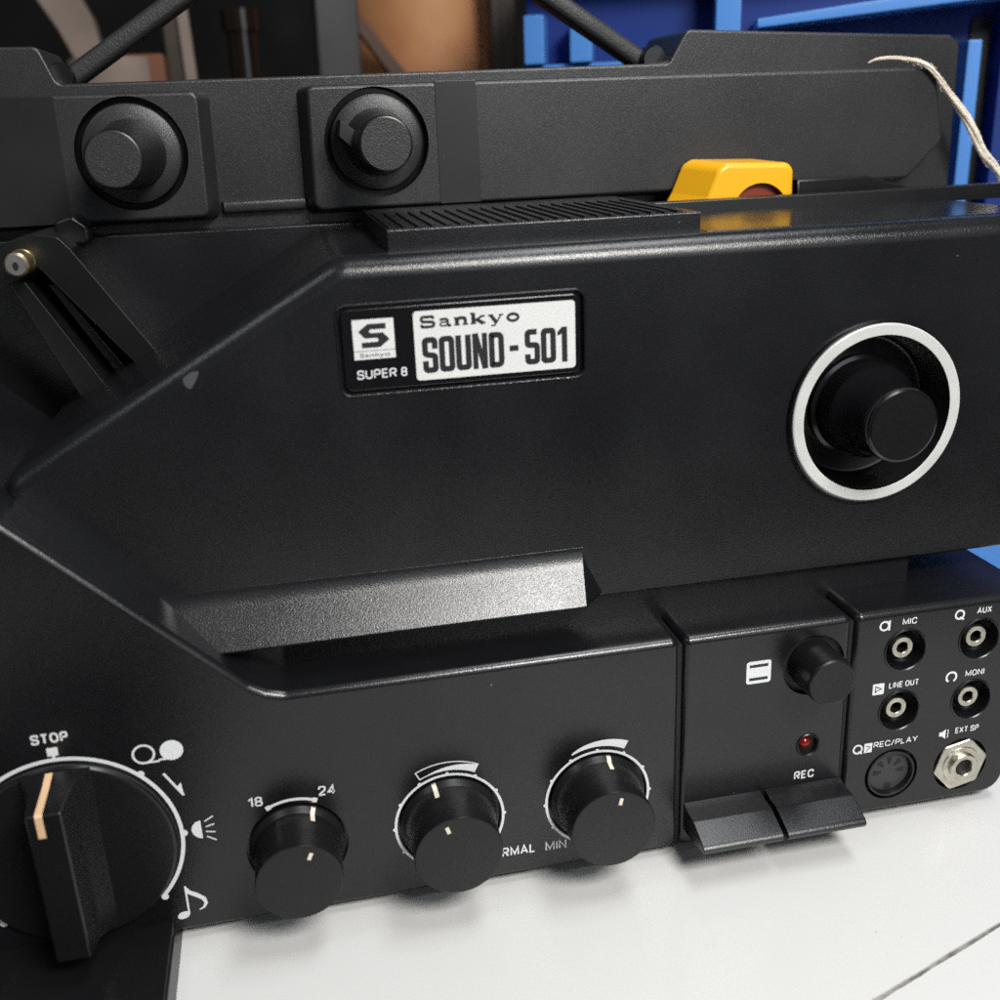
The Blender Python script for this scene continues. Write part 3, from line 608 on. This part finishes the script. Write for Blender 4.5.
b = B(); prism(b, rpoly([(-82, Z(-38)), (-70, Z(-38)), (-69.5, Z(-31)), (-75, Z(-27)), (-82, Z(-29))], 2.5, 4), 98, 116, 1.5, 3); obj('guide_bracket', b, M_smooth, P)
# --- rear cover with spindle mounts
sh = rpoly([(-190, 20), (318, 20), (313.0, Z(26.0)), (308, Z(29.2)), (181.5, Z(34.4)), (173.6, Z(21.2)), (-76.5, Z(20.7)), (-81.5, Z(34.4)), (-190, Z(35.2))], [0, 2, 4, 3, 4, 3, 3, 4, 0], 5)
def draft(b):
    for v in b.verts:
        if v.co.y > 120:
            if -60 < v.co.x < 60: v.co.x += 3.4 if v.co.x < 0 else -3.4
            if v.co.x > 200: v.co.x += 2
            if v.co.z < Z(-10): v.co.z -= 2
b = prism(B(), sh, 126, 172, 1.2, 4); rc = obj('rear_cover', b, M_cover, P)
b = B(); prism(b, rpoly([(16.6, Z(-31.4)), (284, Z(-31.4)), (300.5, Z(-15.4)), (293.6, Z(15.8)), (17.6, Z(16.6))], [4, 4, 4, 3, 3], 5), 113, 126.5, 1.6, 4); draft(b); fc1 = obj('front_cover', b, M_cover, P)
b = B(); prism(b, rpoly([(-190, Z(-31.4)), (-24.6, Z(-31.4)), (-23.5, Z(16.2)), (-190, Z(17))], [0, 3.5, 3.5, 0], 5), 113, 126.5, 1.6, 4); draft(b); fc2 = obj('front_cover', b, M_cover, P)
cut(fc1, [well(44.3, Z(-5.7), 21.2, 108, 121, 96)]); cut(fc2, [well(-51.4, Z(-6.1), 21.2, 108, 121, 96)])
b = B(); prism(b, [(-20, Z(-31)), (14, Z(-31)), (14, Z(-26)), (-20, Z(-26))], 122, 130, 1.5, 3); obj('cover_sill', b, M_cover, P)
b = B(); prism(b, rpoly([(69, Z(-31)), (86.2, Z(-31)), (86, Z(16.6)), (69, Z(16.7))], .4), 112.75, 114, .2, 2); obj('smooth_strip', b, M_strip, P)
b = B(); prism(b, rpoly([(-120, Z(-31)), (-77.4, Z(-31)), (-76.6, Z(15.9)), (-120, Z(16.4))], .4), 112.75, 114, .2, 2); obj('smooth_strip', b, M_strip, P)
for i, (sx, sz, ox, oz, pr) in enumerate(((-51.4, Z(-6.1), -1.6, -.9, 44), (44.3, Z(-5.7), -.6, -.2, 40))):
    b = B(); lathe(b, [(21.1, 113.6), (21.0, 120.6), (18.6, 120.6)], sx, sz, 96); mnt = obj('reel_spindle', b, M_gloss, P, smooth=35)
    b = B(); lathe(b, [(18.9, 121), (18.9, 114.2), (18.4, 113.0), (17.2, 112.4), (12.6, 111.4), (0, 111.4)], sx, sz, 96); obj('spindle_disc', b, M_cover, mnt, smooth=35)
    b = B(); yf = 113 - pr
    rr = [(13.2, 112), (12.4, 104), (11.2, 94), (10.4, yf + 8), (10.1, yf + 1.2), (9.8, yf + .4), (9.0, yf), (0, yf)]
    lathe(b, rr, sx, sz, 72)
    for v in b.verts: 
        q = (113 - v.co.y) / pr; v.co.x += ox * q; v.co.z += oz * q
    obj('spindle_shaft', b, M_smooth, mnt, smooth=35)
    if i:
        b = B(); prism(b, [(sx - 16.5, sz + 3), (sx - 9, sz - 4), (sx - 6, sz + 2), (sx - 15.5, sz + 9)], 93, 112, .4, 2); obj('drive_fin', b, M_dark, mnt)
    b = B(); disc(b, sx + ox, sz + oz, 9.2, yf - .08, 56); obj('spindle_cap', b, M_cap, mnt, smooth=0)
# --- carry handle
b = B()
def bar(p, q, wd, dp):
    p, q = Vector(p), Vector(q); d = (q - p).normalized(); n_ = Vector((-d.z, 0, d.x)); y_ = Vector((0, 1, 0)); rings = []
    for c_ in (p, q):
        rg = []
        for k in range(16):
            a = 2 * math.pi * (k + .5) / 16; ca, sa = math.cos(a), math.sin(a)
            sup = lambda v: math.copysign(abs(v) ** .6, v)
            rg.append(b.verts.new(c_ + n_ * sup(ca) * wd / 2 + y_ * sup(sa) * dp / 2))
        rings.append(rg)
    for k in range(16): b.faces.new([rings[0][k], rings[0][(k + 1) % 16], rings[1][(k + 1) % 16], rings[1][k]])
    b.faces.new(rings[0][::-1]); b.faces.new(rings[1])
bar((-79, 148, Z(20.5)), (30, 148, Z(88)), 8.5, 14); bar((173, 148, Z(20)), (66, 148, Z(88)), 8.5, 14); bar((22, 148, Z(88)), (74, 148, Z(88)), 10, 16)
bmesh.ops.recalc_face_normals(b, faces=b.faces); obj('carry_handle', b, M_handle, P, smooth=40)
for hx in (-77, 171):
    b = B(); lathe(b, [(0, 136), (5, 136), (5.6, 137), (5.6, 160), (0, 160)], hx, Z(23.5), 32); obj('handle_pivot', b, M_smooth, P)

# ------------------------------------------------------------------ frayed string over the corner of the rear cover
path = [(259.0, 288.0), (262.6, 289.3), (268.8, 289.8), (276.0, 289.2), (283.4, 287.7), (288.5, 285.4), (293.9, 280.6), (299.5, 274.4), (305.2, 268.0), (309.6, 262.5), (314.4, 255.1), (318.6, 248.3), (323.6, 243.4), (329.7, 235.9), (338, 224), (345, 209)]
rad = [q * .85 for q in [.25, .55, .9, 1.0, 1.15, 1.3, 1.4, 1.6, 2.1, 2.3, 2.5, 2.5, 2.1, 1.5, 1.3, 1.1]]
def resample(p, n):
    out = []
    for i in range(n):
        t_ = i / (n - 1) * (len(p) - 1); k = min(int(t_), len(p) - 2); f_ = t_ - k
        P0, P1, P2, P3 = [Vector(p[max(0, min(len(p) - 1, k + d))]) if hasattr(p[0], '__len__') else Vector((p[max(0, min(len(p) - 1, k + d))], 0)) for d in (-1, 0, 1, 2)]
        out.append(.5 * ((2 * P1) + (P2 - P0) * f_ + (2 * P0 - 5 * P1 + 4 * P2 - P3) * f_ * f_ + (3 * P1 - P0 - 3 * P2 + P3) * f_ ** 3))
    return out
NP = 110; PP = resample(path, NP); RR = [q.x for q in resample(rad, NP)]
M_string = mat('raw_cotton', (.80, .74, .62), .9, grain=.9, gscale=900, gdist=.001, mottled=.45, mscale=150, col2=(.50, .33, .20))
b = B()
def tube(pts, rads, n=8):
    rs = []
    for i, p in enumerate(pts):
        d = (pts[min(i + 1, len(pts) - 1)] - pts[max(i - 1, 0)]).normalized(); s_ = d.cross(Vector((0, 1, 0))).normalized(); u = s_.cross(d)
        rs.append([b.verts.new(p + (s_ * math.cos(2 * math.pi * k / n) + u * math.sin(2 * math.pi * k / n)) * rads[i]) for k in range(n)])
    for a, c_ in zip(rs, rs[1:]):
        for k in range(n): b.faces.new([a[k], a[(k + 1) % n], c_[(k + 1) % n], c_[k]])
    b.faces.new(rs[0][::-1]); b.faces.new(rs[-1])
def ybase(i): return 110.6 - 3.5 * max(0, i - 50) / 60
for st in range(4):
    pts = []; rr = []
    for i in range(NP):
        d = (PP[min(i + 1, NP - 1)] - PP[max(i - 1, 0)]).normalized(); nn = Vector((-d.y, d.x)); ph = i * .045 + st * math.pi / 2
        off = nn * math.cos(ph) * RR[i] * .55; pts.append(Vector((PP[i].x + off.x, ybase(i) + math.sin(ph) * RR[i] * .5, PP[i].y + off.y))); rr.append(RR[i] * .52)
    tube(pts, rr)
for h in range(34):   # loose fibres
    i = random.randint(20, NP - 12); d = (PP[i + 1] - PP[i]).normalized(); nn = Vector((-d.y, d.x)) * random.choice((-1, 1)); pts = []
    for k in range(7):
        q = PP[min(NP - 1, i + k)] + nn * (RR[i] * .85 + random.uniform(.02, .22) * k * (1.2 if h % 3 else .4)); pts.append(Vector((q.x, ybase(i) + random.uniform(-.5, .5), q.y)))
    tube(pts, [.09] * 7, 4)
bmesh.ops.recalc_face_normals(b, faces=b.faces)
st = obj('string', b, M_string); tag(st, 'frayed cream cotton string hanging over the top right corner of the projector', 'string')

# ------------------------------------------------------------------ things behind
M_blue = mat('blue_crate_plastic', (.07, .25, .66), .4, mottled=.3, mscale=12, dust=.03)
M_blue_shaded = mat('shaded_blue_crate_plastic', (.009, .036, .21), .5, spec=.25, mottled=.5, mscale=10)  # the crate's blue darkened; shade on its recessed walls is put into the colour
CR = empty('plastic_crate', (150, 290, 0), 'blue plastic crate with raised ribs standing behind the projector', 'crate')
CR.rotation_euler.z = math.radians(-20); CL = (150, 290, 0)
def cpart(n, m, *b_, bev=1):
    b = B()
    for q in b_: box(b, *q, bev)
    return obj(n, b, m, CR, CL)
cpart('wall_panel', M_blue_shaded, (0, 420, 0, 6, 2, 372)); cpart('side_wall', M_blue_shaded, (0, 6, 6, 190, 2, 372)); cpart('side_wall', M_blue_shaded, (414, 420, 6, 190, 2, 372)); cpart('wall_panel', M_blue_shaded, (6, 414, 184, 190, 2, 372))
cpart('bottom_panel', M_blue_shaded, (6, 414, 6, 184, 2, 8))
cpart('top_rim', M_blue, (-4, 424, -36, 0, 345, 372), bev=3)  # overhang above the view, added to shade the wall beneath
for (x0, x1, z0, z1, dp) in ((1, 12, 299, 324, 22), (26, 38, 299, 320, 22), (103, 116, 309, 345, 30), (229, 236, 40, 300, 34), (320, 328, 40, 300, 34)): cpart('rib', M_blue, (x0, x1, -dp, 0, z0, z1))
cpart('rib', M_blue, (1, 100, -14, 0, 292, 299))
b = B(); prism(b, [(124, 310.5), (330, 325.5), (330, 335), (124, 315)], -36, 0, .8, 2); obj('rib', b, M_blue, CR, CL)
cpart('inset_panel', M_blue_shaded, (250, 318, -18, 0, 60, 318)); cpart('slot', M_dark, (238, 248, -2, 0, 200, 312), bev=0)
cpart('bottom_rim', M_blue, (-4, 424, -40, 0, 1, 30), bev=3)

def upright(name, poly, y0, y1, m, label, cat, bev=2):
    o = obj(name, prism(B(), poly, y0, y1, bev, 3), m); return tag(o, label, cat)
M_pale = mat('pale_wood', (.20, .15, .125), .7, mottled=.6, mscale=20)
M_brown = mat('brown_wood', (.02, .011, .006), .6, mottled=.7, mscale=25)
M_olive = mat('olive_wood', (.035, .022, .009), .6, mottled=.6, mscale=18)
M_rust = mat('rust_card', (.13, .04, .013), .7, mottled=.6, mscale=20)
M_greyp = mat('grey_paint', (.028, .026, .026), .6, mottled=.4, mscale=14)
M_clay = mat('orange_clay', (.46, .22, .09), .7, mottled=.8, mscale=16, col2=(.30, .10, .045))
M_clay2 = mat('brown_strap', (.06, .022, .010), .6)
M_sack = mat('pale_cloth', (.22, .17, .14), .9, mottled=.4, mscale=30)
upright('wooden_branch', rpoly([(-112, 0), (-92, 0), (-94, 200), (-100, 318), (-104, 345), (-116, 372), (-118, 430), (-150, 430), (-146, 372), (-128, 340), (-118, 316), (-114, 200)], 5), 470, 488, M_pale, 'pale crooked wooden branch upright in the dark behind the handle', 'branch')
b = B()
lathe(b, [(0, -25), (26, -25), (28, 0), (26, 26), (20, 40), (12, 46), (0, 48)], n=40); bmesh.ops.rotate(b, verts=b.verts, matrix=Matrix.Rotation(math.radians(90), 3, 'X'))
for v in b.verts: v.co = Vector((v.co.x * 1.0 - 92, v.co.y + 430, -v.co.z))
zmin = min(v.co.z for v in b.verts); zmax = max(v.co.z for v in b.verts)
for v in b.verts: v.co.z = (v.co.z - zmin) / (zmax - zmin) * 318
bmesh.ops.recalc_face_normals(b, faces=b.faces)
tag(obj('cloth_sack', b, M_sack), 'pale tall cloth sack standing behind the left end of the carry handle', 'sack')
b = B(); box(b, -84, -58, 420, 470, 0, 320, 2); tag(obj('cardboard_box', b, M_rust), 'narrow rust orange box between the pale sack and the olive board', 'box')
M_glass = mat('dark_bottle_glass', (.012, .008, .006), .12)
def bottle(x, y, r, h, nr, nh):
    b = B(); lathe(b, [(0, 0), (r, 0), (r, h * .62), (r * .9, h * .7), (nr * 1.2, h * .82), (nr, h * .86), (nr, h - nh), (nr * 1.25, h - nh), (nr * 1.25, h), (0, h)], n=40)
    for v in b.verts: v.co = Vector((v.co.x + x, v.co.z + y, v.co.y))
    bmesh.ops.recalc_face_normals(b, faces=b.faces); return obj('glass_bottle', b, M_glass)
tag(bottle(-8, 500, 26, 352, 11, 14), 'dark brown bottle between the pale lath and the grey post', 'bottle')
b = B(); box(b, -58, -44, 440, 455, 0, 520, 1.5); tag(obj('wooden_board', b, M_olive), 'olive brown wooden board standing beside the rust orange box', 'board')
b = B(); prism(b, [(-42, 0), (-34, 0), (-44, 520), (-51, 520)], 436, 446, 1); tag(obj('wooden_lath', b, M_pale), 'thin pale wooden lath leaning against the olive brown board', 'lath')
b = B(); prism(b, rpoly([(36, 0), (66, 0), (72, 560), (44, 560)], 2), 436, 466, 2); tag(obj('metal_post', b, M_greyp), 'dull grey upright post left of the orange jar', 'post')
b = B()
lathe(b, [(0, 0), (48, 0), (58, 60), (62, 160), (63, 290), (63, 380), (58, 430), (46, 460), (42, 500), (46, 512), (0, 512)], n=72); bmesh.ops.rotate(b, verts=b.verts, matrix=Matrix.Rotation(math.radians(90), 3, 'X'))
for v in b.verts: v.co.x += 131; v.co.y += 560
jar = obj('storage_jar', b, M_clay, smooth=40)
bmw = jar.data
zs = [v.co.z for v in bmw.vertices]
if min(zs) < -.01:
    for v in bmw.vertices: v.co.z = -v.co.z
    bmw.flip_normals()
b = B(); prism(b, rpoly([(64, 347), (72, 350), (106, 306), (98, 300)], 2), 484, 496, 1); obj('strap', b, M_clay2, jar)
tag(jar, 'large orange brown rounded jar beyond the middle of the carry handle', 'jar')
b = B(); prism(b, rpoly([(167, 0), (186, 0), (186, 520), (167, 520)], 1), 470, 490, 1.5); tag(obj('wooden_plank', b, M_brown), 'dark brown wooden plank between the orange jar and the blue crate', 'plank')
